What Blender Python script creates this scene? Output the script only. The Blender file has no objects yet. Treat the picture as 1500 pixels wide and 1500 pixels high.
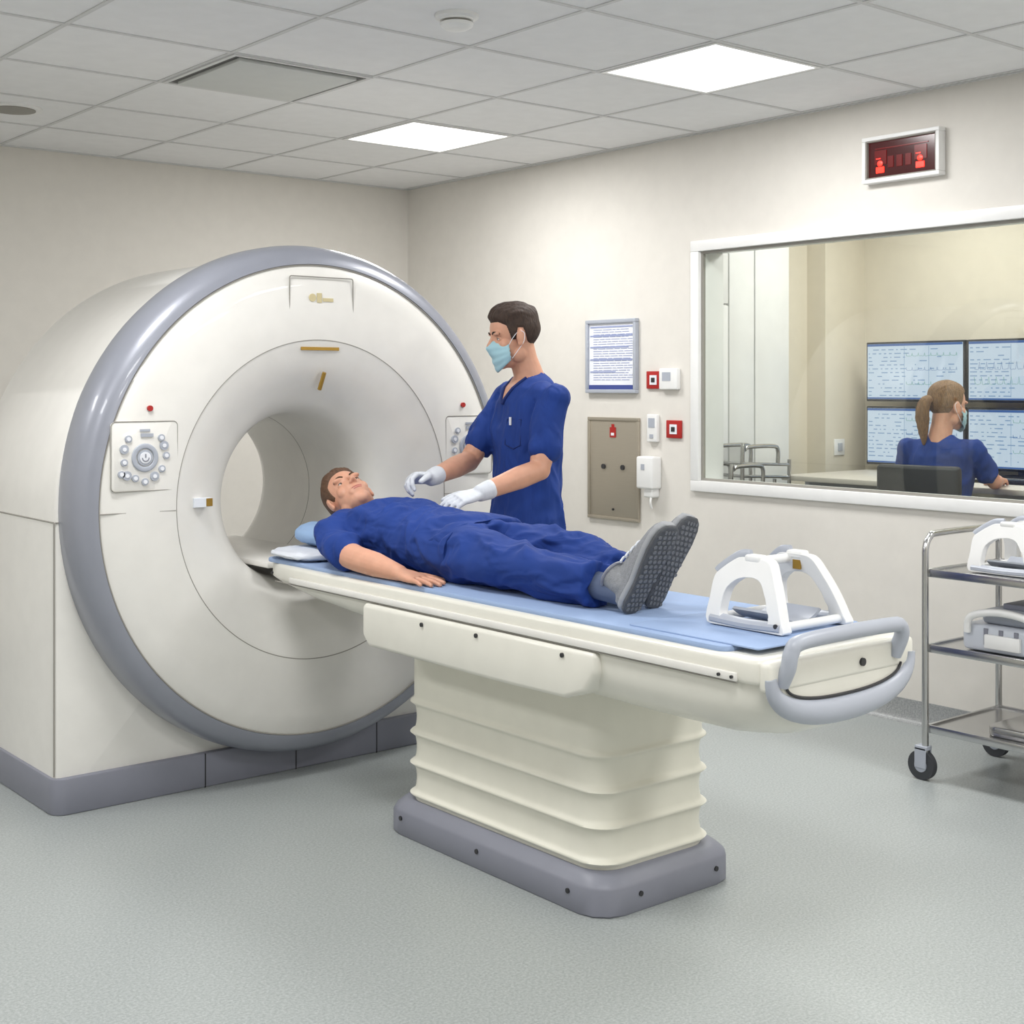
import bpy, bmesh, math, random
from mathutils import Vector, Matrix, noise
V=Vector; pi=math.pi
random.seed(4)
sc=bpy.context.scene
COL=sc.collection
try:
    sc.view_settings.view_transform='Standard'; sc.view_settings.look='None'
    sc.view_settings.exposure=0; sc.view_settings.gamma=1
except Exception as e: print(e)

# ---------------------------------------------------------------- materials
def lin(c):
    o=[]
    for v in c[:3]:
        v/=255.0
        o.append(v/12.92 if v<=.04045 else ((v+.055)/1.055)**2.4)
    return (*o,1)
def mat(name,c,rough=.5,metal=0,bump=0,bscale=60,cvar=0,cscale=12,emit=0,coat=0,c2=None,stretch=None,sss=0):
    m=bpy.data.materials.new(name); m.use_nodes=True
    nt=m.node_tree; b=nt.nodes['Principled BSDF']
    b.inputs['Base Color'].default_value=lin(c); b.inputs['Roughness'].default_value=rough
    b.inputs['Metallic'].default_value=metal; b.inputs['Coat Weight'].default_value=coat
    if sss:
        b.inputs['Subsurface Weight'].default_value=sss; b.inputs['Subsurface Radius'].default_value=(1,.35,.2); b.inputs['Subsurface Scale'].default_value=.008
    tc=nt.nodes.new('ShaderNodeTexCoord'); mp=nt.nodes.new('ShaderNodeMapping')
    nt.links.new(tc.outputs['Object'],mp.inputs[0])
    if stretch: mp.inputs['Scale'].default_value=stretch
    if emit:
        b.inputs['Emission Color'].default_value=lin(c); b.inputs['Emission Strength'].default_value=emit
        if emit<1: 
            b.inputs['Base Color'].default_value=(.01,.01,.01,1); return m
    nz=nt.nodes.new('ShaderNodeTexNoise'); nz.inputs['Scale'].default_value=cscale; nz.inputs['Detail'].default_value=4
    nt.links.new(mp.outputs[0],nz.inputs['Vector'])
    cv=cvar if cvar else .02
    rp=nt.nodes.new('ShaderNodeValToRGB'); l=lin(c)
    rp.color_ramp.elements[0].position=.3; rp.color_ramp.elements[1].position=.7
    if c2:
        rp.color_ramp.elements[0].color=l; rp.color_ramp.elements[1].color=lin(c2)
    else:
        rp.color_ramp.elements[0].color=(*[x*(1-cv) for x in l[:3]],1); rp.color_ramp.elements[1].color=(*[min(1,x*(1+cv)) for x in l[:3]],1)
    nt.links.new(nz.outputs['Fac'],rp.inputs[0]); nt.links.new(rp.outputs[0],b.inputs['Base Color'])
    if bump:
        n2=nt.nodes.new('ShaderNodeTexNoise'); n2.inputs['Scale'].default_value=bscale; n2.inputs['Detail'].default_value=3
        nt.links.new(mp.outputs[0],n2.inputs['Vector'])
        bp=nt.nodes.new('ShaderNodeBump'); bp.inputs['Strength'].default_value=bump; bp.inputs['Distance'].default_value=.005
        nt.links.new(n2.outputs['Fac'],bp.inputs['Height']); nt.links.new(bp.outputs[0],b.inputs['Normal'])
    return m
def speckle(name,base,dark,light,scale=130):
    m=mat(name,base,.34); nt=m.node_tree; b=nt.nodes['Principled BSDF']
    tc=nt.nodes.new('ShaderNodeTexCoord')
    n1=nt.nodes.new('ShaderNodeTexNoise'); n1.inputs['Scale'].default_value=scale; n1.inputs['Detail'].default_value=5; n1.inputs['Roughness'].default_value=.75
    nt.links.new(tc.outputs['Object'],n1.inputs['Vector'])
    r=nt.nodes.new('ShaderNodeValToRGB'); e=r.color_ramp.elements
    e[0].position=.36; e[0].color=lin(dark); e[1].position=.64; e[1].color=lin(light)
    k=e.new(.5); k.color=lin(base)
    nt.links.new(n1.outputs['Fac'],r.inputs[0]); nt.links.new(r.outputs[0],b.inputs['Base Color'])
    bp=nt.nodes.new('ShaderNodeBump'); bp.inputs['Strength'].default_value=.06; bp.inputs['Distance'].default_value=.002
    nt.links.new(n1.outputs['Fac'],bp.inputs['Height']); nt.links.new(bp.outputs[0],b.inputs['Normal'])
    return m
def cloth(name,c,stretch=(1,1,1),fold=.6):
    m=mat(name,c,.85,cvar=.10,cscale=7); nt=m.node_tree; b=nt.nodes['Principled BSDF']
    tc=nt.nodes.new('ShaderNodeTexCoord'); mp=nt.nodes.new('ShaderNodeMapping'); mp.inputs['Scale'].default_value=stretch
    nt.links.new(tc.outputs['Object'],mp.inputs[0])
    n1=nt.nodes.new('ShaderNodeTexNoise'); n1.inputs['Scale'].default_value=13; n1.inputs['Detail'].default_value=1.5; n1.inputs['Distortion'].default_value=.9
    nt.links.new(mp.outputs[0],n1.inputs['Vector'])
    bp=nt.nodes.new('ShaderNodeBump'); bp.inputs['Strength'].default_value=fold; bp.inputs['Distance'].default_value=.03
    nt.links.new(n1.outputs['Fac'],bp.inputs['Height']); nt.links.new(bp.outputs[0],b.inputs['Normal'])
    return m
M_wall=mat('wall_paint',(221,217,210),.75,bump=.05,bscale=220)
M_wallc=mat('control_wall_paint',(221,213,196),.75,bump=.04,bscale=200)
M_floor=speckle('vinyl_floor',(162,167,166),(144,150,149),(179,184,183))
M_skirt=speckle('vinyl_coving',(150,152,152),(132,135,136),(168,170,170))
M_tile=mat('ceiling_tile',(236,236,237),.85,bump=.15,bscale=300)
M_grid=mat('ceiling_tbar',(208,208,208),.5)
M_white=mat('scanner_shell',(230,228,223),.32,coat=.25)
M_cream=mat('table_shell',(228,226,216),.34,coat=.2)
M_bell=mat('bellows_vinyl',(228,226,213),.45)
M_grey=mat('grey_trim',(146,149,160),.36,metal=.15,coat=.3)
M_grey2=mat('grey_base',(132,134,146),.42)
M_lgrey=mat('light_grey_plastic',(172,177,188),.35)
M_seam=mat('panel_seam',(150,147,140),.7)
M_dark=mat('dark_screw',(45,45,48),.4)
M_black=mat('black_plastic',(22,23,26),.45)
M_gold=mat('gold_mark',(170,135,60),.35,metal=.6)
M_red=mat('red_plastic',(170,30,28),.4)
M_frame=mat('frame_white',(234,234,233),.35)
M_steel=mat('stainless',(190,190,190),.22,metal=1.0)
M_panelm=mat('brushed_panel',(176,168,154),.38,metal=.6,stretch=(1,1,30))
M_sheet=mat('blue_mat',(150,172,208),.7,bump=.2,bscale=30)
M_pillow=mat('blue_pillow',(150,180,218),.75,bump=.3,bscale=25)
M_linen=mat('white_linen',(222,226,234),.75,bump=.2,bscale=30)
M_scrubP=cloth('scrub_blue_lying',(17,54,130),(1,.55,1),.65)
M_scrub=cloth('scrub_blue',(17,54,130),(1,1,.45),.65)
M_scrub2=mat('scrub_trim',(13,40,104),.8)
M_skin=mat('skin',(212,158,132),.5,cvar=.05,cscale=30,sss=.15)
M_skin2=mat('skin_tan',(206,154,128),.5,cvar=.05,cscale=30,sss=.15)
M_lip=mat('lips',(186,112,102),.45)
M_eye=mat('eye_white',(215,208,202),.25)
M_iris=mat('iris',(52,38,28),.2)
M_hair=mat('hair_dark',(56,40,31),.7,bump=.5,bscale=140,cvar=.3,cscale=120,stretch=(1,1,.35))
M_hair2=mat('hair_brown',(88,62,44),.7,bump=.5,bscale=140,cvar=.3,cscale=120,stretch=(1,.35,1))
M_hair3=mat('hair_honey',(128,96,62),.6,bump=1,bscale=90,cvar=.35,cscale=60,stretch=(3,3,.5))
M_mask=mat('mask_blue',(160,198,210),.8)
M_glove=mat('glove',(208,212,220),.5,bump=.2,bscale=60)
M_shoe=mat('shoe_knit',(140,142,146),.8,bump=.5,bscale=260,cvar=.12,cscale=120)
M_sole=mat('shoe_sole',(84,86,90),.85,cvar=.1,cscale=60)
M_tread=mat('shoe_tread',(112,114,118),.85,cvar=.1,cscale=60)
M_mid=mat('shoe_midsole',(158,160,164),.7)
M_sock=mat('sock',(86,98,124),.85)
M_lamp=mat('lamp_diffuser',(255,255,255),.5,emit=2.5)
M_desk=mat('desk_top',(206,200,190),.45)
M_scr=mat('screen_white',(208,224,242),.4,emit=.9)
M_scrb=mat('screen_blue',(60,105,175),.4,emit=.8)
M_scrl=mat('screen_line',(135,168,208),.4,emit=.85)
M_scrg=mat('screen_green',(80,165,135),.4,emit=.8)
M_redg=mat('sign_glass',(96,10,14),.15,emit=.5)
M_redd=mat('sign_dim',(140,16,18),.2,emit=.6)
M_redl=mat('sign_lit',(255,50,36),.3,emit=1.6)
M_paper=mat('notice_paper',(232,234,240),.6)
M_ink=mat('notice_ink',(150,160,196),.6)
M_inkb=mat('notice_blue',(60,74,140),.6)
M_rub=mat('rubber',(60,62,66),.7)
M_vent=mat('vent_face',(205,207,205),.7,bump=.2,bscale=300)
M_ventd=mat('vent_gap',(95,95,93),.8)
M_clear=mat('frosted_plastic',(205,210,220),.3)
mg=bpy.data.materials.new('window_glass'); mg.use_nodes=True; nt=mg.node_tree; nt.nodes.clear()
o=nt.nodes.new('ShaderNodeOutputMaterial'); mx=nt.nodes.new('ShaderNodeMixShader'); tr=nt.nodes.new('ShaderNodeBsdfTransparent'); gl=nt.nodes.new('ShaderNodeBsdfGlossy')
gl.inputs['Roughness'].default_value=.02; mx.inputs[0].default_value=.05; tr.inputs[0].default_value=(.94,.96,.94,1)
nt.links.new(tr.outputs[0],mx.inputs[1]); nt.links.new(gl.outputs[0],mx.inputs[2]); nt.links.new(mx.outputs[0],o.inputs[0])

# ---------------------------------------------------------------- helpers
def empty(name,loc=(0,0,0)):
    e=bpy.data.objects.new(name,None); e.empty_display_size=.1; e.location=loc; COL.objects.link(e); return e
def addme(name,me,m,parent=None,smooth=True,ang=38):
    for x in (m if isinstance(m,(list,tuple)) else [m]): me.materials.append(x)
    if smooth:
        me.polygons.foreach_set('use_smooth',[True]*len(me.polygons))
        if ang: me.set_sharp_from_angle(angle=math.radians(ang))
    ob=bpy.data.objects.new(name,me); COL.objects.link(ob)
    if parent:
        ob.parent=parent; ob.matrix_parent_inverse=Matrix.Translation(-V(parent.location))
    return ob
def mk(name,bm,m,parent=None,smooth=True,ang=38):
    bmesh.ops.recalc_face_normals(bm,faces=bm.faces[:])
    me=bpy.data.meshes.new(name); bm.to_mesh(me); bm.free()
    return addme(name,me,m,parent,smooth,ang)
def bbox(bm,x0,x1,y0,y1,z0,z1,bev=0,seg=3,mi=0):
    if x0>x1:x0,x1=x1,x0
    if y0>y1:y0,y1=y1,y0
    if z0>z1:z0,z1=z1,z0
    t=bmesh.new(); bmesh.ops.create_cube(t,size=1)
    for v in t.verts: v.co=V(((x0+x1)/2+v.co.x*(x1-x0),(y0+y1)/2+v.co.y*(y1-y0),(z0+z1)/2+v.co.z*(z1-z0)))
    if bev: bmesh.ops.bevel(t,geom=t.edges[:],offset=bev,segments=seg,profile=.5,affect='EDGES')
    for f in t.faces: f.material_index=mi
    me=bpy.data.meshes.new('t'); t.to_mesh(me); t.free(); bm.from_mesh(me); bpy.data.meshes.remove(me)
def box(name,x0,x1,y0,y1,z0,z1,m,parent=None,bev=0,seg=3):
    bm=bmesh.new(); bbox(bm,x0,x1,y0,y1,z0,z1,bev,seg); return mk(name,bm,m,parent)
def loops(bm,rings,cap=True,closed=False,mi=0):
    R=[[bm.verts.new(p) for p in r] for r in rings]; n=len(R[0]); fs=[]
    rng=range(len(R)) if closed else range(len(R)-1)
    for i in rng:
        a=R[i]; b=R[(i+1)%len(R)]
        for j in range(n):
            fs.append(bm.faces.new((a[j],a[(j+1)%n],b[(j+1)%n],b[j])))
    if cap and not closed:
        fs.append(bm.faces.new(R[0][::-1])); fs.append(bm.faces.new(R[-1]))
    for f in fs: f.material_index=mi
    return R
def catmull(pts,n=6,closed=False):
    P=[V(p) for p in pts]; out=[]; N=len(P)
    for i in range(N if closed else N-1):
        if closed: a,b,c,d=P[i-1],P[i],P[(i+1)%N],P[(i+2)%N]
        else: a,b,c,d=P[max(i-1,0)],P[i],P[i+1],P[min(i+2,N-1)]
        for k in range(n):
            t=k/n; out.append(.5*((2*b)+(c-a)*t+(2*a-5*b+4*c-d)*t*t+(3*b-a-3*c+d)*t**3))
    if not closed: out.append(P[-1])
    return out
def sweep(bm,pts,rad,seg=12,closed=False,flat=(1,1),up=None,mi=0):
    P=[V(p) for p in pts]; N=len(P)
    if not isinstance(rad,(list,tuple)): rad=[rad]*N
    T=[]
    for i in range(N):
        if closed: t=P[(i+1)%N]-P[i-1]
        else: t=P[min(i+1,N-1)]-P[max(i-1,0)]
        T.append(t.normalized())
    u=V(up) if up else (V((0,0,1)) if abs(T[0].z)<.9 else V((1,0,0)))
    n=(u-T[0]*u.dot(T[0])).normalized(); rings=[]
    for i in range(N):
        if up: n=V(up)
        n=n-T[i]*n.dot(T[i])
        n.normalize(); b=T[i].cross(n)
        rings.append([P[i]+(n*math.cos(a)*flat[0]+b*math.sin(a)*flat[1])*rad[i] for a in [2*pi*k/seg for k in range(seg)]])
    loops(bm,rings,closed=closed,mi=mi)
def tube(name,pts,r,m,parent,sm=0,seg=12,closed=False,flat=(1,1),up=None):
    bm=bmesh.new()
    if sm: pts=catmull(pts,sm,closed)
    sweep(bm,pts,r,seg,closed,flat,up); return mk(name,bm,m,parent)
def ell(bm,c,r,rot=None,u=20,v=14,mi=0):
    if not isinstance(r,(list,tuple)): r=(r,r,r)
    mt=Matrix.Translation(V(c))@((rot.to_4x4()) if rot is not None else Matrix.Identity(4))@Matrix.Diagonal((r[0],r[1],r[2],1))
    bmesh.ops.create_uvsphere(bm,u_segments=u,v_segments=v,radius=1,matrix=mt)
EX=.972
def lathe(bm,prof,cx,cz,seg=128,closed=False,cap=False):
    rings=[[V((cx+r*EX*math.cos(a),y,cz+r*math.sin(a))) for a in [2*pi*k/seg for k in range(seg)]] for r,y in prof]
    loops(bm,rings,cap=cap,closed=closed)
def prism(bm,pts,axis,a0,a1,bev=0,seg=3):
    def P(p,a):
        return V((a,p[0],p[1])) if axis=='x' else (V((p[0],a,p[1])) if axis=='y' else V((p[0],p[1],a)))
    t=bmesh.new(); loops(t,[[P(p,a0) for p in pts],[P(p,a1) for p in pts]])
    bmesh.ops.recalc_face_normals(t,faces=t.faces[:])
    if bev:
        es=[e for e in t.edges if e.calc_face_angle(0)>.5]
        bmesh.ops.bevel(t,geom=es,offset=bev,segments=seg,profile=.5,affect='EDGES')
    me=bpy.data.meshes.new('t'); t.to_mesh(me); t.free(); bm.from_mesh(me); bpy.data.meshes.remove(me)
def rrect(x0,x1,y0,y1,r,n=8):
    out=[]
    for cx,cy,a0 in ((x1-r,y1-r,0),(x0+r,y1-r,pi/2),(x0+r,y0+r,pi),(x1-r,y0+r,1.5*pi)):
        for k in range(n+1):
            a=a0+pi/2*k/n; out.append((cx+r*math.cos(a),cy+r*math.sin(a)))
    return out
def disc(bm,c,axis,r,th,seg=20):
    a=V(axis).normalized(); sweep(bm,[V(c)-a*th/2,V(c)+a*th/2],r,seg)
def smooth(t): t=max(0,min(1,t)); return t*t*(3-2*t)

# ---------------------------------------------------------------- room shell
XR=5.13; YB=7.33; H=2.75
X0=-2.0; Y0=-1.6
box('floor',X0-.15,7.4,Y0-.15,YB+.15,-.1,0,M_floor)
box('wall_back',X0-.15,XR+.15,YB,YB+.15,0,H,M_wall)
box('wall_left',X0-.15,X0,Y0,YB,0,H,M_wall)
box('wall_front',X0-.15,XR+.15,Y0-.15,Y0,0,H,M_wall)
WY0,WY1,WZ0,WZ1=2.2,4.80,.935,2.205
bm=bmesh.new()
bbox(bm,XR,XR+.15,WY1-.03,YB,0,H); bbox(bm,XR,XR+.15,Y0,WY0+.03,0,H)
bbox(bm,XR,XR+.15,WY0+.03,WY1-.03,0,WZ0+.03); bbox(bm,XR,XR+.15,WY0+.03,WY1-.03,WZ1-.03,H)
mk('wall_right',bm,M_wall)
bm=bmesh.new()
prof=[(0,.10),(-.006,.10),(-.008,.03),(-.02,.01),(-.035,.0),(0,0)]
loops(bm,[[V((XR+p[0],y,p[1])) for p in prof] for y in (Y0,YB)]); mk('baseboard_right',bm,M_skirt)
bm=bmesh.new()
loops(bm,[[V((x,YB+p[0],p[1])) for p in prof] for x in (X0,XR-.036)]); mk('baseboard_back',bm,M_skirt)
w=empty('window_1',(XR,3.5,1.57)); fw=.055
bm=bmesh.new()
for a in ((WY0,WY1,WZ0,WZ0+fw),(WY0,WY1,WZ1-fw,WZ1),(WY0,WY0+fw,WZ0+fw,WZ1-fw),(WY1-fw,WY1,WZ0+fw,WZ1-fw)):
    bbox(bm,XR-.022,XR+.17,a[0],a[1],a[2],a[3],.004,2)
mk('frame',bm,M_frame,w)
bm=bmesh.new(); g=.012
a0,a1,b0,b1=WY0+fw,WY1-fw,WZ0+fw,WZ1-fw
for a in ((a0,a1,b0,b0+g),(a0,a1,b1-g,b1),(a0,a0+g,b0+g,b1-g),(a1-g,a1,b0+g,b1-g)):
    bbox(bm,XR+.0,XR+.02,*a)
mk('glazing_bead',bm,M_seam,w)
box('pane',XR+.008,XR+.013,a0+.004,a1-.004,b0+.004,b1-.004,mg,w)
box('ceiling',X0-.15,7.4,Y0-.15,YB+.15,H,H+.1,M_tile)
P=.65; xs=[4.44-P*i for i in range(-1,11)]; ys=[YB-P*i for i in range(1,14)]
bm=bmesh.new()
for x in xs:
    if X0<x<XR: bbox(bm,x-.009,x+.009,Y0,YB,H-.004,H+.01)
for y in ys:
    if Y0<y<YB: bbox(bm,X0,XR,y-.009,y+.009,H-.0045,H+.01)
bbox(bm,XR-.02,XR,Y0,YB,H-.006,H+.01); bbox(bm,X0,XR,YB-.02,YB,H-.0065,H+.01)
mk('trim_ceiling_grid',bm,M_grid)
def lamp(tx,ty,power,zc=H):
    e=empty('ceiling_light_panel',(tx,ty,zc))
    hw=P/2-.012
    bm=bmesh.new(); r=.018
    for a in ((-hw,hw,-hw,-hw+r),(-hw,hw,hw-r,hw),(-hw,-hw+r,-hw+r,hw-r),(hw-r,hw,-hw+r,hw-r)):
        bbox(bm,tx+a[0],tx+a[1],ty+a[2],ty+a[3],zc-.007,zc+.004)
    mk('lamp_frame',bm,M_frame,e)
    box('diffuser',tx-hw+r,tx+hw-r,ty-hw+r,ty+hw-r,zc-.004,zc+.002,M_lamp,e)
    l=bpy.data.lights.new('lamp_area','AREA'); l.size=2*(hw-r); l.energy=power; l.color=(1,.995,.985)
    lo=bpy.data.objects.new('lamp_area',l); lo.location=(tx,ty,zc-.012); COL.objects.link(lo)
    lo.parent=e; lo.matrix_parent_inverse=Matrix.Translation(-V(e.location))
PW=26.5
for (x,y) in ((4.115,3.755),(4.115,5.705),(4.115,1.155),(1.515,3.755),(1.515,1.155),(-.435,3.105),(-.435,5.705),(1.515,-.795),(4.115,-.795)):  # first pair is in view; the rest are added unseen to light the room
    lamp(x,y,PW)
for (x,y) in ((6.3,4.4),(6.3,2.9)): lamp(x,y,18)  # unseen panels, added to light the control room
e=empty('ceiling_vent',(2.815,5.045,H))
bm=bmesh.new()
bbox(bm,2.50,3.13,4.73,5.36,H-.004,H+.002); mk('vent_gap',bm,M_ventd,e)
box('vent_plate',2.545,3.085,4.775,5.315,H-.018,H-.003,M_vent,e,.003,2)
bm=bmesh.new()
for a in ((2.497,3.133,4.727,4.745),(2.497,3.133,5.345,5.363),(2.497,2.515,4.745,5.345),(3.115,3.133,4.745,5.345)):
    bbox(bm,a[0],a[1],a[2],a[3],H-.010,H)
mk('vent_frame',bm,M_grid,e)
e=empty('smoke_detector',(2.84,3.765,H))
def zl(name,prof,cx,cy,m,par,seg=40):
    bm=bmesh.new()
    loops(bm,[[V((cx+r*math.cos(a),cy+r*math.sin(a),z)) for a in [2*pi*k/seg for k in range(seg)]] for r,z in prof]); return mk(name,bm,m,par)
zl('base',[(.075,H),(.075,H-.012),(.06,H-.016),(.058,H-.022)],2.84,3.765,M_frame,e)
zl('slot',[(.05,H-.02),(.05,H-.03)],2.84,3.765,M_seam,e)
zl('cap',[(.058,H-.03),(.056,H-.04),(.04,H-.05),(.015,H-.052)],2.84,3.765,M_frame,e)
e=empty('ceiling_speaker',(2.21,6.32,H))
zl('rim',[(.13,H),(.13,H-.008),(.115,H-.012),(.10,H-.010)],2.21,6.32,M_frame,e)
zl('grille',[(.10,H-.008),(.10,H-.013),(.05,H-.016),(.01,H-.017)],2.21,6.32,M_seam,e)

# ---------------------------------------------------------------- control room
box('floor_control_room',XR+.15,7.3,1.6,5.4,0,.2,M_floor)
box('wall_control_far',7.2,7.35,1.6,5.4,.2,H,M_wallc)
box('wall_control_left',XR+.15,7.35,5.4,5.55,.2,H,M_wallc)
box('wall_control_right',XR+.15,7.35,1.45,1.6,.2,H,M_wallc)
box('wall_control_pilaster',6.80,7.2,5.26,5.4,.2,H,M_wallc)
e=empty('tall_cupboard',(5.9,5.3,.2))
box('carcass',5.30,6.47,5.285,5.395,.2,H-.03,M_frame,e)
for i,(a,b,c,d) in enumerate(((5.31,5.92,.24,1.93),(5.31,5.92,1.94,2.7),(5.93,6.145,.24,2.7),(6.155,6.46,.24,2.7))):
    box('cupboard_door_%d'%i,a,b,5.265,5.285,c,d,M_frame,e,.003,2)
e=empty('light_switch',(6.93,5.255,1.1))
box('plate',6.88,6.98,5.25,5.26,1.04,1.14,M_frame,e,.003,2); box('rocker',6.91,6.95,5.243,5.252,1.065,1.115,M_lgrey,e,.002,2)
e=empty('control_desk',(6.6,4.1,.2))
box('top',6.21,7.12,2.6,5.12,.925,.955,M_desk,e,.006,2)
for y in (2.7,3.0,5.08): box('leg_%d'%int(y*10),6.4,7.05,y-.02,y+.02,.2,.925,M_lgrey,e,.004,2)
k=0
for (ya,yb) in ((4.425,5.105),(3.725,4.41)):
    for (za,zb) in ((1.375,1.735),(.99,1.345)):
        k+=1; e=empty('computer_monitor',(7.0,(ya+yb)/2,(za+zb)/2))
        box('bezel',7.0,7.035,ya,yb,za,zb,M_black,e,.006,2)
        box('screen',6.996,7.001,ya+.012,yb-.012,za+.014,zb-.012,M_scr,e)
        bm=bmesh.new(); W_=yb-ya-.03; yl=yb-.015
        bbox(bm,6.9945,6.997,ya+.013,yb-.013,zb-.026,zb-.0125); bbox(bm,6.9945,6.997,ya+.013,yb-.013,za+.0145,za+.024); mk('header',bm,M_scrb,e,False)
        bm=bmesh.new(); rnd=random.Random(k)
        for i in range(13):
            zz=zb-.048-i*.023
            if zz<za+.035: break
            x=0
            while x<.92:
                l=rnd.uniform(.02,.09)
                if rnd.random()<(.8 if x<.38 else (.0 if k==3 else .28)): bbox(bm,6.995,6.997,yl-W_*min(x+l,.97),yl-W_*(x+.01),zz-.003,zz+.003)
                x+=l+.02
        for xx in (.40,.66): bbox(bm,6.995,6.997,yl-W_*xx-.001,yl-W_*xx+.001,za+.03,zb-.03)
        mk('text_rows',bm,M_scrl,e,False)
        for q in range(3 if k!=3 else 2):
            bm=bmesh.new(); pts=[]; zq=za+.10+q*.085
            for i in range(90):
                x=(.42+.53*i/89) if k!=3 else .05+.9*i/89
                pts.append(V((6.9945,yl-W_*x,zq+(.045 if (i+q*2)%7==0 else .006*rnd.random()) if k==3 else zq+(.02 if i%11==0 else .004*rnd.random()))))
            sweep(bm,pts,.001,5); mk('trace_%d'%q,bm,(M_scrg,M_scrb,M_scrg)[q],e,False)
        if za<1.2:
            box('stand',7.01,7.04,(ya+yb)/2-.03,(ya+yb)/2+.03,.955,1.0,M_black,e); box('foot',6.94,7.10,(ya+yb)/2-.12,(ya+yb)/2+.12,.955,.965,M_black,e)
        else: box('arm',7.03,7.17,(ya+yb)/2-.03,(ya+yb)/2+.03,za+.15,za+.21,M_black,e); box('wall_plate',7.165,7.198,(ya+yb)/2-.05,(ya+yb)/2+.05,za+.12,za+.24,M_black,e)
e=empty('computer_keyboard',(6.5,3.85,.96))
box('base',6.50,6.64,3.62,4.06,.956,.972,M_black,e,.004,2)
bm=bmesh.new()
for i in range(4):
    for j in range(12): bbox(bm,6.51+i*.031,6.535+i*.031,3.635+j*.0345,3.663+j*.0345,.972,.977)
mk('keys',bm,M_dark,e)
e=empty('chrome_rail_trolley',(5.9,5.1,.2))
for i,(x0,x1,zt) in enumerate(((5.60,5.86,1.03),(5.76,6.06,1.13))):
    y0,y1=(4.96,5.2) if i==0 else (5.02,5.22)
    for j,y in enumerate((y0,y1)):
        tube('rail_%d_%d'%(i,j),[(x0,y,.22),(x0,y,zt-.06),(x0+.02,y,zt-.015),(x0+.06,y,zt),(x1-.05,y,zt),(x1,y,zt-.02),(x1,y,zt-.1)],.012,M_steel,e,5)
    for z in (.6,zt-.09,zt-.16): tube('bar_%d_%d'%(i,int(z*100)),[(x0,y0,z),(x0+.02,y1,z)],.009,M_steel,e); tube('sidebar_%d_%d'%(i,int(z*100)),[(x0,y0,z),(x1+.1,y0,z-.02)],.009,M_steel,e)
    tube('post_%d'%i,[(x1+.1,y0,.22),(x1+.1,y0,zt-.08)],.011,M_steel,e); tube('postb_%d'%i,[(x1,y1,.22),(x1,y1,zt-.08)],.011,M_steel,e)
    for (x,y) in ((x0,y0),(x0,y1),(x1+.1,y0),(x1,y1)): 
        bm=bmesh.new(); ell(bm,(x,y,.215),(.017,.017,.016)); mk('foot_%d_%d'%(int(x*100),int(y*100)),bm,M_rub,e)

# ---------------------------------------------------------------- wall fittings (right wall)
e=empty('warning_light_sign',(XR-.03,3.53,2.47))
def wallframe(par,ya,yb,za,zb,t,dep,m,name):
    bm=bmesh.new()
    for a in ((ya,yb,za,za+t),(ya,yb,zb-t,zb),(ya,ya+t,za+t,zb-t),(yb-t,yb,za+t,zb-t)): bbox(bm,XR-dep,XR,a[0],a[1],a[2],a[3],.003,2)
    return mk(name,bm,m,par)
wallframe(e,3.335,3.73,2.37,2.575,.018,.05,M_frame,'housing')
wallframe(e,3.353,3.712,2.388,2.557,.006,.046,M_seam,'inner_gasket')
box('red_glass',XR-.03,XR-.002,3.355,3.71,2.39,2.555,M_redg,e)
bm=bmesh.new()
for yc in (3.645,3.44):
    bbox(bm,XR-.034,XR-.029,yc-.022,yc+.022,2.412,2.440,.002,1); ell(bm,(XR-.032,yc,2.455),(.003,.015,.013)); bbox(bm,XR-.034,XR-.03,yc-.004,yc+.020,2.474,2.478)
mk('lit_symbol',bm,M_redl,e)
bm=bmesh.new()
for yc in (3.59,3.545,3.50): bbox(bm,XR-.033,XR-.029,yc-.014,yc+.014,2.432,2.482)
for yc in (3.645,3.44): bbox(bm,XR-.033,XR-.029,yc-.033,yc+.028,2.450,2.512)
bbox(bm,XR-.033,XR-.029,3.40,3.67,2.518,2.523)
mk('dim_symbol',bm,M_redd,e)
e=empty('notice_board',(XR-.01,5.39,1.63))
wallframe(e,5.19,5.585,1.43,1.83,.02,.028,M_lgrey,'frame')
box('paper',XR-.014,XR-.002,5.205,5.57,1.445,1.815,M_paper,e)
bm=bmesh.new(); rr=random.Random(2)
z=1.775
while z>1.50:
    x=.02
    while x<.30:
        l=rr.uniform(.02,.07); bbox(bm,XR-.0155,XR-.0135,5.55-min(x+l,.325),5.55-x,z-.0017,z+.0017); x+=l+.008
    z-=.013
mk('text_lines',bm,M_ink,e,False)
bm=bmesh.new()
for z,l in ((1.79,.33),(1.742,.33),(1.68,.30),(1.612,.33),(1.545,.2)): bbox(bm,XR-.016,XR-.0135,5.555-l,5.555,z-.004,z+.004)
mk('heading_lines',bm,M_ink,e,False)
box('footer_band',XR-.016,XR-.0135,5.21,5.565,1.45,1.474,M_inkb,e)
e=empty('isolator_panel',(XR-.01,5.38,1.02))
box('door',XR-.012,XR,5.18,5.575,.745,1.295,M_panelm,e,.003,2)
wallframe(e,5.178,5.578,.742,1.298,.018,.018,M_panelm,'rim')
bm=bmesh.new()
for yc in (5.45,5.30): disc(bm,(XR-.015,yc,1.03),(1,0,0),.014,.01)
disc(bm,(XR-.014,5.375,.80),(1,0,0),.006,.01)
mk('keyholes',bm,M_dark,e)
bm=bmesh.new(); bbox(bm,XR-.016,XR-.011,5.355,5.40,1.19,1.245); bbox(bm,XR-.016,XR-.011,5.368,5.387,1.245,1.262); mk('red_tag',bm,M_red,e)
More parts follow.
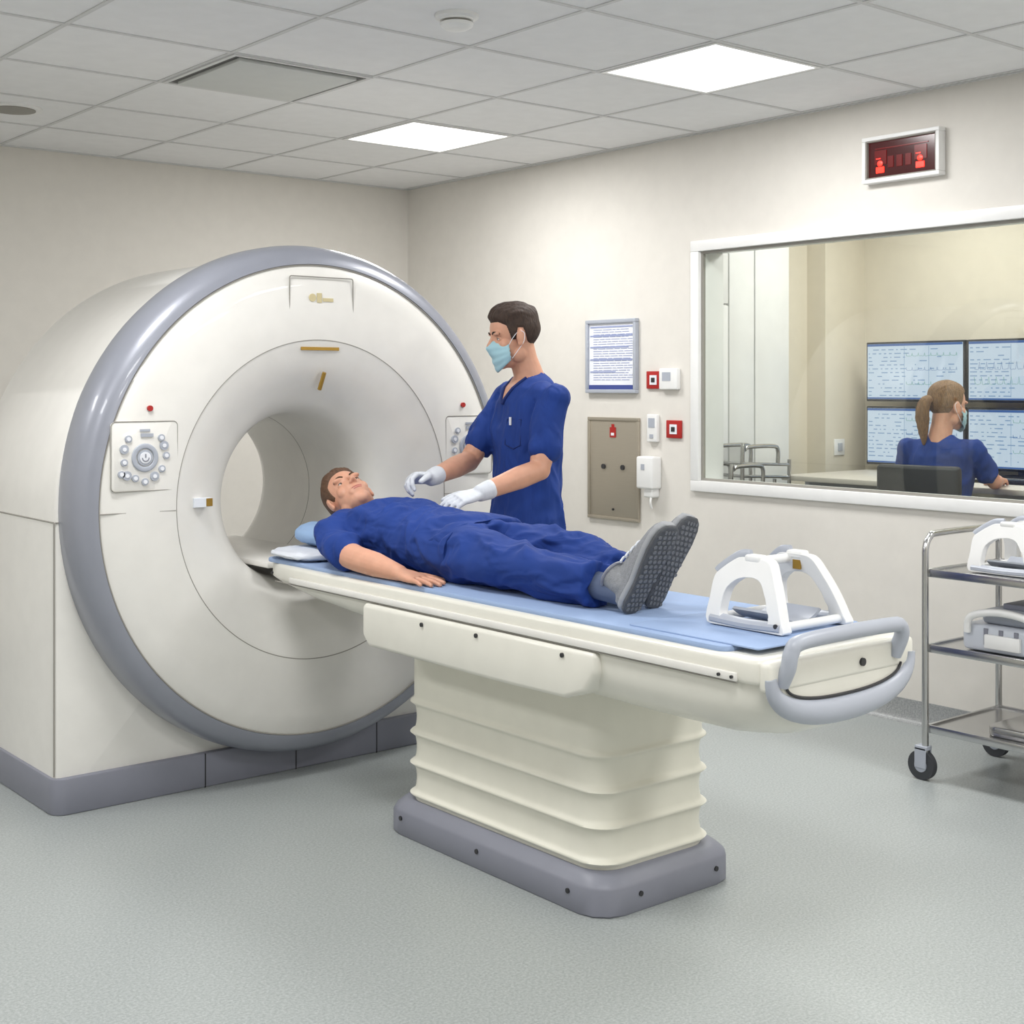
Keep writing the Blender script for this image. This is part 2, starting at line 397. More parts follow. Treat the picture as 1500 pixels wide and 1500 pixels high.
box('tag_mark',XR-.0175,XR-.0155,5.366,5.389,1.20,1.215,M_paper,e)
def callpt(yc,zc):
    e=empty('red_call_point',(XR-.01,yc,zc))
    box('plate',XR-.014,XR,yc-.052,yc+.052,zc-.046,zc+.046,M_red,e,.003,2)
    box('label',XR-.017,XR-.013,yc-.025,yc+.025,zc-.025,zc+.025,M_paper,e)
    box('button',XR-.020,XR-.016,yc-.012,yc+.012,zc-.012,zc+.012,M_dark,e)
callpt(5.07,1.50); callpt(4.925,1.245)
e=empty('thermostat',(XR-.02,4.955,1.505))
box('body',XR-.03,XR,4.885,5.015,1.45,1.56,M_frame,e,.006,3); box('display',XR-.032,XR-.029,4.93,4.99,1.495,1.54,M_lgrey,e)
e=empty('wall_intercom',(XR-.02,5.07,1.25))
box('body',XR-.025,XR,5.035,5.11,1.175,1.32,M_frame,e,.006,3); box('grille',XR-.027,XR-.024,5.05,5.095,1.25,1.30,M_lgrey,e); box('key',XR-.028,XR-.024,5.06,5.085,1.195,1.215,M_lgrey,e)
e=empty('wall_dispenser',(XR-.04,5.08,1.0))
box('body',XR-.075,XR,5.02,5.14,.93,1.10,M_frame,e,.012,3); box('lower',XR-.06,XR,5.035,5.10,.885,.95,M_frame,e,.01,3)
box('window_slot',XR-.077,XR-.074,5.075,5.10,1.03,1.06,M_lgrey,e)
tube('lever',[(XR-.05,5.05,.89),(XR-.06,5.045,.86),(XR-.045,5.05,.83)],.006,M_frame,e,4)

# ---------------------------------------------------------------- scanner
CX,CZ=2.695,1.045
S=empty('mri_scanner',(CX,4.95,0))
RS=.945; RA=.925
def outer(a,s=1.0):
    c,sn=math.cos(a),math.sin(a)
    if sn>=0:
        k=smooth(min(1,sn/.5)); r=RS+(RA-RS)*k
        return r*c,r*sn
    r=min(RS/max(abs(c),1e-6),(CZ-.02)/max(abs(sn),1e-6))
    return r*c,r*sn
ca=math.atan2(CZ-.02,RS)
angs=sorted(set([2*pi*k/144 for k in range(144)]+[2*pi-ca,pi+ca]))
def hr(y,inset=0,fixed=None):
    out=[]
    for a in angs:
        if fixed: x,z=fixed*math.cos(a),fixed*math.sin(a)
        else:
            x,z=outer(a); 
            x-=inset*(1 if x>0 else -1)*min(1,abs(x)/.3); z-=inset*(min(1,z/.3) if z>0 else 0)
        out.append(V((CX+x,y,CZ+z)))
    return out
bm=bmesh.new()
loops(bm,[hr(4.60,fixed=.36),hr(4.60,.02),hr(4.606,.006),hr(4.62,0),hr(5.42,0),hr(5.44,.006),hr(5.45,.025),hr(5.45,fixed=.36)],cap=False,closed=True)
mk('housing',bm,M_white,S,ang=30)
bm=bmesh.new()
lathe(bm,[(.883,4.47),(.883,4.447),(.875,4.442),(.80,4.433),(.70,4.427),(.60,4.424),(.585,4.427),(.55,4.434),(.50,4.448),(.45,4.470),(.40,4.505),(.36,4.548),(.335,4.59),(.322,4.64),(.318,4.70),(.318,5.40),(.33,5.44),(.37,5.46),(.41,5.455),(.41,5.44)],CX,CZ,160)
mk('front_fascia',bm,M_white,S,ang=0)
bm=bmesh.new()
lathe(bm,[(.93,4.64),(.950,4.635),(.959,4.60),(.959,4.54),(.950,4.49),(.932,4.458),(.905,4.440),(.882,4.436),(.878,4.45),(.878,4.64)],CX,CZ,160,closed=True)
mk('outer_ring',bm,M_grey,S,ang=60)
bm=bmesh.new()
def circ(r,y,n=160): return [V((CX+r*EX*math.cos(2*pi*k/n),y,CZ+r*math.sin(2*pi*k/n))) for k in range(n)]
sweep(bm,circ(.597,4.4255),.0022,6,closed=True); sweep(bm,circ(.878,4.4405),.003,6,closed=True); sweep(bm,circ(.319,5.02),.002,6,closed=True)
sweep(bm,[(1.842,4.4385,1.035),(2.112,4.4245,1.035)],.002,6); sweep(bm,[(3.275,4.4245,1.035),(3.548,4.4385,1.035)],.002,6)
sweep(bm,[(CX-RS,4.61,1.0),(CX-RS,5.44,1.0)],.003,6); sweep(bm,[(CX-RS+.004,4.602,1.0),(CX-RS+.1,4.60,1.0)],.0025,6)
sweep(bm,[(CX-RS,4.606,1.0),(CX-RS,4.606,.13)],.003,6)
sweep(bm,[(CX+RS,4.61,1.0),(CX+RS,5.44,1.0)],.003,6)
mk('seams',bm,M_seam,S)
bm=bmesh.new()
prism(bm,rrect(CX-RS-.012,CX+RS+.012,4.575,5.462,.05,6),'z',0,.125,.006,2)
mk('plinth',bm,M_grey2,S)
bm=bmesh.new()
for x in (2.30,2.68,3.05): bbox(bm,x-.002,x+.002,4.5735,4.58,0,.124)
mk('plinth_seams',bm,M_dark,S)
for s,(xa,xb) in enumerate(((1.878,2.118),(3.285,3.52))):
    xm=(xa+xb)/2; zc=1.228
    bm=bmesh.new(); prism(bm,rrect(xa,xb,zc-.118,zc+.118,.015,4),'y',4.4265,4.445,.003,2); ob=mk('control_panel_%d'%s,bm,M_white,S)
    bm=bmesh.new(); pr=[V((p[0],4.4262,p[1])) for p in rrect(xa-.001,xb+.001,zc-.119,zc+.119,.016,4)]
    sweep(bm,pr,.0018,5,closed=True); mk('panel_outline_%d'%s,bm,M_seam,S)
    bm=bmesh.new(); n=48
    sweep(bm,[V((xm+.040*math.cos(2*pi*k/n),4.424,zc-.005+.040*math.sin(2*pi*k/n))) for k in range(n)],.009,8,closed=True,flat=(1,.5))
    lay=[(-.075,.025),(-.06,.06),(-.075,-.02),(-.065,-.065),(-.035,-.075),(0,-.088),(.035,-.07),(.062,-.045),(.078,-.0),(.07,.035),(.06,.062),(-.085,-.06)]
    for k,(dx,dz) in enumerate(lay): disc(bm,(xm+dx,4.4245,zc+dz),(0,1,0),.0125 if k%3 else .016,.008)
    disc(bm,(xm,4.4245,zc-.005),(0,1,0),.028,.006); bbox(bm,xm-.018,xm+.018,4.422,4.43,zc+.085,zc+.093); bbox(bm,xm-.015,xm+.03,4.422,4.43,zc+.066,zc+.078)
    mk('buttons_%d'%s,bm,M_lgrey,S)
    bm=bmesh.new(); disc(bm,(xm,4.421,zc-.005),(0,1,0),.02,.004)
    for k,(dx,dz) in enumerate(lay): disc(bm,(xm+dx,4.420,zc+dz),(0,1,0),.007,.003)
    mk('button_caps_%d'%s,bm,M_paper,S)
    bm=bmesh.new()
    sweep(bm,[V((xm+.012*math.cos(a),4.418,zc-.005+.012*math.sin(a))) for a in [pi*(1.0+k/10) for k in range(11)]],.0018,5)
    bbox(bm,xm-.002,xm+.002,4.417,4.42,zc-.005,zc+.008); mk('dial_mark_%d'%s,bm,M_grey2,S)
    bm=bmesh.new(); disc(bm,(xm+.02 if s==0 else xm-.03,4.430,1.392),(0,1,0),.010,.014); mk('status_lamp_%d'%s,bm,M_red,S)
bm=bmesh.new(); sweep(bm,[V((p[0],4.4305,p[1])) for p in rrect(2.568,2.845,1.708,1.878,.008,3)],.0024,5,closed=True); mk('label_outline',bm,M_seam,S)
bm=bmesh.new(); disc(bm,(2.665,4.430,1.80),(0,1,0),.015,.006); bbox(bm,2.685,2.705,4.427,4.434,1.782,1.818); bbox(bm,2.711,2.755,4.427,4.434,1.787,1.800)
mk('label_mark',bm,mat('label_gold',(205,192,150),.5),S)
bm=bmesh.new(); bbox(bm,2.615,2.78,4.4255,4.4345,1.603,1.615); mk('alignment_mark',bm,M_gold,S)
bm=bmesh.new(); sweep(bm,[(2.722,4.437,1.52),(2.715,4.462,1.455)],.008,8); mk('laser_slot',bm,M_gold,S)
bm=bmesh.new(); bbox(bm,2.185,2.255,4.432,4.452,1.04,1.072); mk('laser_window',bm,M_linen,S)
bm=bmesh.new(); bbox(bm,2.232,2.256,4.4305,4.452,1.042,1.070); mk('laser_window_gold',bm,M_gold,S)
box('bore_rail',CX-.18,CX+.18,4.50,5.42,.79,.812,M_white,S,.006,2)

# ---------------------------------------------------------------- patient table
T=empty('patient_table',(2.8,3.2,0))
TX0,TX1,TC=2.44,3.03,2.735; DT=.832
bm=bmesh.new()
out=[(TX0+.03,2.075),(TX1-.03,2.075),(TX1-.008,2.083),(TX1,2.11),(TX1,4.15),(TX1-.01,4.30),(TX1-.05,4.42),(TX1-.12,4.475),(TX0+.12,4.475),(TX0+.05,4.42),(TX0+.01,4.30),(TX0,4.15),(TX0,2.11),(TX0+.008,2.083)]
prism(bm,out,'z',.772,DT,.012,3); mk('cradle',bm,M_cream,T)
bm=bmesh.new()
for x in (TX0-.004,TX1+.004): bbox(bm,x-.006,x+.006,2.14,4.2,.776,.797,.004,2)
mk('side_rail',bm,M_white,T)
bm=bmesh.new(); sweep(bm,[(TX0-.004,2.14,.7735),(TX0-.004,4.3,.7735)],.002,6); mk('rail_shadow_gap',bm,M_seam,T)
def hullsec(y,hw,top,bot,n=28,pw=.75,cw=.8):
    pts=[]
    for k in range(n+1):
        a=pi*k/n; c=math.cos(a); s=math.sin(a)
        pts.append(V((TC-hw*(abs(c)**cw)*(1 if c>0 else -1),y,top-(top-bot)*(s**pw))))
    return pts
bm=bmesh.new()
loops(bm,[hullsec(2.085,.262,.775,.668),hullsec(2.10,.272,.775,.645),hullsec(2.15,.285,.775,.618,pw=.7),hullsec(2.25,.288,.775,.603,pw=.65),hullsec(2.5,.288,.775,.600,pw=.65),hullsec(2.8,.288,.775,.605,pw=.65),hullsec(3.0,.28,.775,.63),hullsec(3.65,.28,.775,.665),hullsec(3.80,.285,.775,.672),hullsec(4.1,.28,.775,.70),hullsec(4.35,.25,.775,.735),hullsec(4.46,.18,.775,.758)])
mk('hull',bm,M_cream,T)
def arc(y,hw,top,dep,a0,a1,n=36):
    return [V((TC-hw*(abs(math.cos(a))**.85)*(1 if math.cos(a)>0 else -1),y,top-dep*(math.sin(a)**.8))) for a in [a0+(a1-a0)*k/n for k in range(n+1)]]
bm=bmesh.new(); A=arc(2.06,.272,.795,.108,.02,pi-.02)
sweep(bm,A,[.016+.016*math.sin(pi*i/36) for i in range(37)],14,flat=(.8,1),up=(0,1,0)); mk('bumper',bm,M_lgrey,T)
bm=bmesh.new(); sweep(bm,arc(2.054,.225,.775,.052,.05,pi-.05),.0035,8); mk('end_groove',bm,M_dark,T)
bm=bmesh.new(); loops(bm,[[V((p.x,y,p.z)) for p in hullsec(0,.262 if y<2.07 else .268,.80,.675)] for y in (2.058,2.066,2.095)]); mk('end_face',bm,M_cream,T)
box('end_cap',TX0+.01,TX1-.01,2.055,2.09,.757,.828,M_cream,T,.012,3)
bm=bmesh.new(); disc(bm,(2.80,2.053,.79),(0,1,0),.010,.008); mk('end_button',bm,M_dark,T)
tube('end_handle',[(2.50,2.06,.775),(2.50,2.04,.815),(2.505,2.035,.85),(2.535,2.032,.872),(2.70,2.03,.877),(2.88,2.03,.875),(2.925,2.032,.868),(2.94,2.038,.84),(2.94,2.06,.79)],.019,M_lgrey,T,6,14)
bm=bmesh.new()
hs=[(2.62,.770),(3.715,.770),(3.725,.755),(3.725,.665),(3.69,.63),(3.0,.628),(2.74,.632),(2.66,.66),(2.615,.72)]
prism(bm,hs,'x',2.425,3.045,.014,3); mk('lift_housing',bm,M_cream,T)
bm=bmesh.new()
for (y,z) in ((3.39,.742),(3.12,.747),(2.744,.748)): disc(bm,(2.423,y,z),(1,0,0),.0065,.006)
for y in (2.19,2.15): disc(bm,(TX0-.012,y,.787),(1,0,0),.004,.006)
disc(bm,(TX0-.001,4.33,.80),(1,0,0),.004,.006)
mk('housing_screws',bm,M_dark,T)
prof=[]; zr=[.135,.235,.335,.435]; N=110
for i in range(N+1):
    z=.112+(.632-.112)*i/N; o=0
    for q in zr:
        d=z-q; o+=.010*math.exp(-(d/.008)**2)
    fr=((z-.135)/.1)%1 if z<.47 else .5
    o+=-.006*math.sin(pi*fr) if z<.435 else 0
    prof.append((z,o))
bm=bmesh.new()
loops(bm,[[V((p[0],p[1],z)) for p in rrect(2.585-o,3.045+o,2.765-o,3.715+o,.085,8)] for z,o in prof]); mk('bellows',bm,M_bell,T,ang=80)
bm=bmesh.new()
loops(bm,[[V((p[0],p[1],z)) for p in rrect(2.548+i,3.112-i,2.725+i,3.785-i,.09,3)] for z,i in ((0,.004),(.006,0),(.075,0),(.085,.004),(.105,.022),(.115,.034))]); mk('pedestal_base',bm,M_grey2,T)
bm=bmesh.new()
for (y,z) in ((3.68,.057),(3.276,.055),(2.86,.055)): disc(bm,(2.547,y,z),(1,0,0),.0075,.006)
for (x,z) in ((2.70,.05),(3.01,.05)): disc(bm,(x,2.724,z),(0,1,0),.0075,.006)
mk('base_screws',bm,M_dark,T)
MT=DT+.014
bm=bmesh.new(); prism(bm,rrect(TX0+.022,TX1-.022,2.20,4.42,.03,4),'z',DT-.002,MT,.005,2); mk('mattress',bm,M_sheet,T)
bm=bmesh.new(); prism(bm,rrect(TX0+.05,TX1-.10,2.12,2.56,.01,3),'z',MT-.001,MT+.004,.002,2); mk('pad',bm,M_sheet,T)

# ---------------------------------------------------------------- head coils
def coil(name,cx,cy,z0,w,l,h,flip=1):
    E=empty(name,(cx,cy,z0))
    for s in (-1,1):
        base=[(-l*.50,0.0),(-l*.47,h*.18),(-l*.38,h*.50),(-l*.27,h*.80),(-l*.20,h*.95),(-l*.10,h*1.0),(l*.16,h*1.0),(l*.26,h*.96),(l*.42,h*.80),(l*.49,h*.68),(l*.50,h*.40),(l*.5,h*.02),(l*.2,.0),(-l*.2,0)]
        o=catmull([(p[0],p[1],0) for p in base],4,True)
        ib=[(-l*.30,h*.12),(-l*.27,h*.32),(-l*.19,h*.56),(-l*.10,h*.70),(l*.06,h*.72),(l*.20,h*.66),(l*.30,h*.52),(l*.33,h*.30),(l*.32,h*.13),(l*.18,h*.09),(l*.0,h*.09),(-l*.15,h*.09)]
        ic=catmull([(p[0],p[1],0) for p in ib],6,True)
        hc=V((l*.03,h*.40,0)); inn=[]
        for p in o:
            d=(p-hc).normalized(); best=max(ic,key=lambda q:(q-hc).normalized().dot(d)); inn.append(hc+d*(best-hc).length)
        def W(p,t):
            k=max(0,p.y)/h; x=s*(w/2*(1-k**1.4*.36)+t); return V((cx+x,cy+flip*p.x,z0+.002+max(p.y,0)))
        bm=bmesh.new(); th=.017
        loops(bm,[[W(p,-th) for p in o],[W(p,th) for p in o],[W(p,th) for p in inn],[W(p,-th) for p in inn]],cap=False,closed=True)
        ob=mk('side_frame_%d'%(s+1),bm,M_frame,E)
        bv=ob.modifiers.new('b','BEVEL'); bv.width=.007; bv.segments=3; bv.limit_method='ANGLE'; bv.angle_limit=.6
        bm=bmesh.new(); q=[p for p in o if p.x>l*.10 and p.y>h*.72]
        if len(q)>2: sweep(bm,[W(p+V((.001,.001,0)),0) for p in q],.018,10,flat=(1,.5)); mk('grey_insert_%d'%(s+1),bm,M_lgrey,E)
        bm=bmesh.new(); sweep(bm,catmull([(cx+s*w*.5,cy+l*.46,z0+.016),(cx+s*w*.5,cy,z0+.012),(cx+s*w*.5,cy-l*.46,z0+.016)],4),.015,10,flat=(1,1.4)); mk('grey_foot_%d'%(s+1),bm,M_lgrey,E)
        bm=bmesh.new(); bbox(bm,cx+s*w*.33-.018,cx+s*w*.33+.018,cy-l*.08,cy+l*.14,z0+h*.93,z0+h*1.06,.008,3); mk('top_block_%d'%(s+1),bm,M_frame,E)
    bm=bmesh.new()
    sweep(bm,[(cx-w*.34,cy+l*.12,z0+h*.93),(cx+w*.34,cy+l*.12,z0+h*.93)],.013,12); sweep(bm,[(cx-w*.48,cy+l*.44,z0+.016),(cx+w*.48,cy+l*.44,z0+.016)],.012,12); sweep(bm,[(cx-w*.48,cy-l*.42,z0+.016),(cx+w*.48,cy-l*.42,z0+.016)],.012,12)
    mk('cross_bars',bm,M_frame,E)
    bm=bmesh.new()
    U=[[V((cx+w*.42*math.sin(a)*r_,cy+yy,z0+h*.50-h*.46*math.cos(a)*r_)) for a in [(-.9+1.8*i/16) for i in range(17)]]+[V((cx+w*.42*math.sin(a)*(r_-.10),cy+yy,z0+h*.50-h*.46*math.cos(a)*(r_-.10))) for a in [(.9-1.8*i/16) for i in range(17)]] for yy,r_ in ((-l*.28,1),(l*.36,1))]
    loops(bm,U); mk('cradle_shell',bm,M_lgrey,E)
    bm=bmesh.new(); bbox(bm,cx+w*.27,cx+w*.295,cy-.012,cy+.012,z0+h*.78,z0+h*.92); mk('label',bm,M_gold,E)
    bm=bmesh.new()
    for s in (-1,1): disc(bm,(cx+s*(w/2+.018),cy-l*.42,z0+.022),(1,0,0),.006,.004)
    mk('screws',bm,M_dark,E)
coil('head_coil',2.79,2.305,MT+.005,.25,.25,.175)

# ---------------------------------------------------------------- trolley
C=empty('instrument_trolley',(4.67,2.6,0))
ax,bx_,ay,by=4.42,4.92,2.05,2.96
for i,z in enumerate((.20,.50,.78)):
    bm=bmesh.new(); bbox(bm,ax+.005,bx_-.005,ay+.005,by-.005,z-.008,z)
    for a in ((ax,ax+.012,ay,by),(bx_-.012,bx_,ay,by)): bbox(bm,a[0],a[1],a[2],a[3],z-.022,z+.008,.003,2)
    for a in ((ay,ay+.012),(by-.012,by)): bbox(bm,ax,bx_,a[0],a[1],z-.022,z+.008,.003,2)
    mk('shelf_%d'%i,bm,M_steel,C)
for y,n in ((by,'far'),(ay,'near')):
    tube('frame_'+n,[(ax,y,.10),(ax,y,.5),(ax,y,.80),(ax+.004,y,.87),(ax+.03,y,.905),(ax+.08,y,.915),(bx_-.08,y,.915),(bx_-.03,y,.905),(bx_-.004,y,.87),(bx_,y,.80),(bx_,y,.5),(bx_,y,.10)],.0125,M_steel,C,5)
for (x,y) in ((ax,ay),(bx_,ay),(ax,by),(bx_,by)):
    tg='_%d_%d'%(int(x*10),int(y*10))
    bm=bmesh.new(); disc(bm,(x,y+.012,.055),(1,0,0),.055,.026,28); mk('caster'+tg,bm,M_rub,C)
    bm=bmesh.new(); disc(bm,(x,y+.012,.055),(1,0,0),.026,.030); bbox(bm,x-.020,x-.016,y-.014,y+.034,.045,.12,.001,1); bbox(bm,x+.016,x+.020,y-.014,y+.034,.045,.12,.001,1); bbox(bm,x-.020,x+.020,y-.016,y+.034,.112,.128,.002,1)
    mk('caster_fork'+tg,bm,M_lgrey,C)
coil('head_coil',4.66,2.70,.781,.26,.28,.18)
E=empty('knee_coil',(4.62,2.66,.51))
bm=bmesh.new(); bbox(bm,4.47,4.83,2.50,2.84,.502,.60,.02,3); mk('body',bm,M_clear,E)
bm=bmesh.new(); bbox(bm,4.50,4.80,2.53,2.78,.60,.655,.02,3); mk('lid',bm,M_lgrey,E)
bm=bmesh.new(); sweep(bm,catmull([(4.46,2.54,.59),(4.455,2.56,.64),(4.455,2.68,.655),(4.455,2.79,.63),(4.46,2.81,.57)],5),.014,10); bbox(bm,4.455,4.475,2.60,2.74,.52,.57,.004,2); mk('handle',bm,M_frame,E)
bm=bmesh.new(); bbox(bm,4.47,4.80,2.20,2.44,.502,.58,.02,3); mk('second_shell',bm,M_frame,E)
bm=bmesh.new()
for yy in (2.56,2.62,2.68,2.74): bbox(bm,4.466,4.472,yy-.008,yy+.008,.53,.59,.001,1)
bbox(bm,4.55,4.75,2.60,2.72,.655,.675,.004,2); mk('latches',bm,M_grey2,E)
E=empty('steel_tray',(4.66,2.5,.2)); 
bm=bmesh.new(); prism(bm,rrect(4.48,4.86,2.2,2.75,.04,5),'z',.2005,.235,.004,2); mk('dish',bm,M_steel,E)

# ================================================================ PEOPLE
def remesh(bm,vox,sm,fac=.5):
    bmesh.ops.recalc_face_normals(bm,faces=bm.faces[:])
    me=bpy.data.meshes.new('tmp'); bm.to_mesh(me); bm.free()
    ob=bpy.data.objects.new('tmp',me); COL.objects.link(ob)
    r=ob.modifiers.new('r','REMESH'); r.mode='VOXEL'; r.voxel_size=vox
    s=ob.modifiers.new('s','SMOOTH'); s.factor=fac; s.iterations=sm
    dg=bpy.context.evaluated_depsgraph_get(); dg.update()
    m2=bpy.data.meshes.new_from_object(ob.evaluated_get(dg))
    bpy.data.objects.remove(ob); bpy.data.meshes.remove(me)
    return m2
def wrinkle(me,amp,sc_=(9,9,9),seed=0,axis=None):
    sv=V((seed*3.1,seed*1.7,seed))
    nn=[v.normal.copy() for v in me.vertices]
    for v,n in zip(me.vertices,nn):
        p=V((v.co.x*sc_[0],v.co.y*sc_[1],v.co.z*sc_[2]))+sv
        p+=V((noise.noise(p*.6),noise.noise(p*.6+V((5,5,5))),noise.noise(p*.6+V((9,2,1)))))*1.0
        a=noise.noise(p); r=1-math.sqrt(a*a+.0012)*2.4
        a=noise.noise(p*2.0+V((3,3,3))); r2=1-math.sqrt(a*a+.002)*2.4
        v.co+=n*amp*(max(r,-.3)*.75+max(r2,-.3)*.40-.55)
def eloft(bm,rings,side,n=28,pw=.9):
    R=[]; P_=[V(r[0]) for r in rings]
    for i,(c,a,b) in enumerate(rings):
        t=(P_[min(i+1,len(P_)-1)]-P_[max(i-1,0)]).normalized()
        s=(V(side)-t*V(side).dot(t)).normalized(); d=t.cross(s)
        pts=[]
        for k in range(n):
            q=2*pi*k/n; c_,s_=math.cos(q),math.sin(q)
            pts.append(P_[i]+s*a*(abs(c_)**pw)*(1 if c_>0 else -1)+d*b*(abs(s_)**pw)*(1 if s_>0 else -1))
        R.append(pts)
    loops(bm,R)
def chain(bm,pts,rad,seg=14,sph=True):
    sweep(bm,pts,rad,seg)
    if sph:
        for p,r in zip(pts,rad): ell(bm,p,r*.995,u=14,v=10)
def hand(bm,W,d,n,s,curl=(20,25,18),thumb=.5,L=1.0,spread=.05,tc=12):
    W,d,n,s=V(W),V(d).normalized(),V(n),V(s)
    n=(n-d*n.dot(d)).normalized(); s0=d.cross(n).normalized(); s=s0 if s0.dot(s)>0 else -s0
    rs=[(W-d*.02*L,.026,.020),(W+d*.0,.028,.019),(W+d*.03*L,.037,.018),(W+d*.062*L,.042,.0155),(W+d*.09*L,.040,.0125)]
    eloft(bm,[(c,a*L,b*L) for c,a,b in rs],s,20,.85)
    for i,(off,ln) in enumerate(((.0315,.074),(.0105,.083),(-.0105,.077),(-.031,.060))):
        p=W+d*(.086-.004*abs(i-1))*L+s*off*L; ang=0
        dd=(d+s*spread*(1.5-i)).normalized()
        pts=[p-d*.012]; rad=[.0098*L]; pts.append(p); rad.append(.0098*L)
        for j,fr in enumerate((.44,.31,.25)):
            ang+=math.radians(curl[j]*(1+.12*i))
            q=dd*math.cos(ang)-n*math.sin(ang)
            p=p+q*ln*fr*L; pts.append(p); rad.append((.0092,.0084,.0072)[j]*L*(1 if i<3 else .9))
        chain(bm,pts,rad,12)
    p=W+d*.025*L+s*.022*L-n*.004; td=(d*.62+s*.78-n*.25*thumb).normalized()
    pts=[p]; rad=[.016*L]
    for j,l in enumerate((.042,.034,.026)):
        p=p+td*l*L; pts.append(p); rad.append((.0135,.0112,.0092)[j]*L); td=(td+d*.25*(tc/12)-n*.12*thumb*2-s*.15*(tc/12)).normalized()
    chain(bm,pts,rad,12)
def head(name,par,O,fwd,up,skin,hairm,style='short',mask=False,hairamt=.013,jaw=1.0):
    f=V(fwd).normalized(); u=V(up); u=(u-f*u.dot(f)).normalized(); r=f.cross(u)
    M=Matrix(((r.x,f.x,u.x,O[0]),(r.y,f.y,u.y,O[1]),(r.z,f.z,u.z,O[2]),(0,0,0,1)))
    bm=bmesh.new()
    ell(bm,(0,-.012,.035),(.076,.097,.086),u=32,v=20)
    ell(bm,(0,.022,-.028),(.060*jaw,.064,.084),u=28,v=18)
    ell(bm,(0,.036,-.080),(.044*jaw,.044,.030)); ell(bm,(0,.056,-.092),(.024,.022,.020))
    for s in (-1,1):
        ell(bm,(s*.043*jaw,.002,-.062),(.020,.034,.032)); ell(bm,(s*.034,.050,-.024),(.027,.023,.028))
        ell(bm,(s*.030,.072,.025),(.026,.012,.009)); ell(bm,(s*.009,.092,-.027),(.0075,.009,.0065))
        ell(bm,(s*.079,-.006,.0),(.008,.019,.030),Matrix.Rotation(s*-.25,3,'Z')); ell(bm,(s*.080,.0,-.022),(.007,.011,.013))
    sweep(bm,[(0,.074,.026),(0,.084,.006),(0,.098,-.014),(0,.103,-.023)],[.008,.0075,.0085,.009],12); ell(bm,(0,.101,-.023),(.0095,.010,.009))
    ell(bm,(0,.081,-.054),(.024,.009,.006)); ell(bm,(0,.079,-.064),(.021,.010,.007)); ell(bm,(0,.070,-.058),(.034,.016,.024))
    sweep(bm,[(0,-.02,-.03),(0,-.028,-.09),(0,-.036,-.13),(0,-.042,-.185)],[.055,.053,.055,.062],24)
    me=remesh(bm,.0029,5,.5); me.transform(M); addme('head',me,skin,par,ang=0)
    for s in (-1,1):
        ec=V((s*.031,.0610,.0035))
        bm=bmesh.new(); ell(bm,ec,.0120); ob=mk('eye_%d'%(s+1),bm,M_eye,par); ob.data.transform(M)
        bm=bmesh.new(); ell(bm,ec+V((0,.0069,0)),.0060); ob=mk('iris_%d'%(s+1),bm,M_iris,par); ob.data.transform(M)
        bm=bmesh.new(); bmesh.ops.create_uvsphere(bm,u_segments=48,v_segments=40,radius=1)
        kl=[]
        for fc in bm.faces:
            c=fc.calc_center_median(); 
            if c.y>0 and abs(c.x)<.86 and -.34*(1-(c.x/.86)**2)**.6<c.z<.40*(1-(c.x/.86)**2)**.6: kl.append(fc)
        bmesh.ops.delete(bm,geom=kl,context='FACES')
        for v in bm.verts: v.co=ec+v.co*.0134
        ob=mk('eyelid_%d'%(s+1),bm,skin,par,ang=0); ob.data.transform(M)
        bm=bmesh.new(); pts=[ec+V((x*.0136,math.sqrt(max(.01,1-x*x-z*z))*.0138,z*.0136)) for x,z in [(-.84+1.68*i/10,.42*(1-((-.84+1.68*i/10)/.88)**2)**.6) for i in range(11)]]
        sweep(bm,pts,.0009,6); ob=mk('lashes_%d'%(s+1),bm,M_black,par); ob.data.transform(M)
        bm=bmesh.new(); sweep(bm,catmull([(s*.013,.0835,.024),(s*.028,.084,.031),(s*.045,.074,.028),(s*.052,.066,.022)],4),[.0015]+[.0034]*11+[.0012],8,flat=(1,.7)); ob=mk('eyebrow_%d'%(s+1),bm,hairm,par); ob.data.transform(M)
    if not mask:
        bm=bmesh.new(); ell(bm,(0,.0835,-.0545),(.0215,.0075,.0042)); ell(bm,(0,.082,-.0625),(.0185,.0085,.0052)); ob=mk('lips',bm,M_lip,par); ob.data.transform(M)
    if style=='short': HL=[(-.13,-.055),(-.06,-.055),(-.035,-.02),(-.022,.03),(0,.033),(.010,-.010),(.026,-.008),(.038,.045),(.062,.066),(.12,.070)]
    else: HL=[(-.13,-.06),(-.06,-.06),(-.03,-.035),(-.015,.01),(0,.02),(.012,.0),(.026,.008),(.04,.055),(.062,.074),(.12,.080)]
    def hl(y):
        for (a,b),(c,d) in zip(HL,HL[1:]):
            if a<=y<=c: return b+(d-b)*(y-a)/(c-a)
        return HL[0][1] if y<0 else HL[-1][1]
    bm=bmesh.new(); bmesh.ops.create_icosphere(bm,subdivisions=6,radius=1)
    kill=[]
    for v in bm.verts:
        dv=v.co.copy(); p=V((dv.x*.075,-.012+dv.y*.096,.035+dv.z*.085)); m=p.z-hl(p.y)
        if m<-.006: kill.append(v)
        nn=V((dv.x/.075,dv.y/.096,dv.z/.085)).normalized()
        top=smooth((dv.z-.15)/.6)
        if style=='short':
            t=hairamt*(.32+.75*top+.35*top*smooth((dv.y+.2)/1.0))
            w_=noise.noise(V((p.x*50,p.y*14,p.z*30))); w2=noise.noise(V((p.x*170,p.y*35,p.z*60)))
            am=.85+.22*w_+.14*w2
        else:
            t=hairamt*(.55+.7*top)
            w2=noise.noise(V((math.atan2(p.x,p.z)*22,p.y*10,0))); am=.85+.12*w2
        v.co=p+nn*(-.0015+t*smooth((m+.003)/.016)*am)
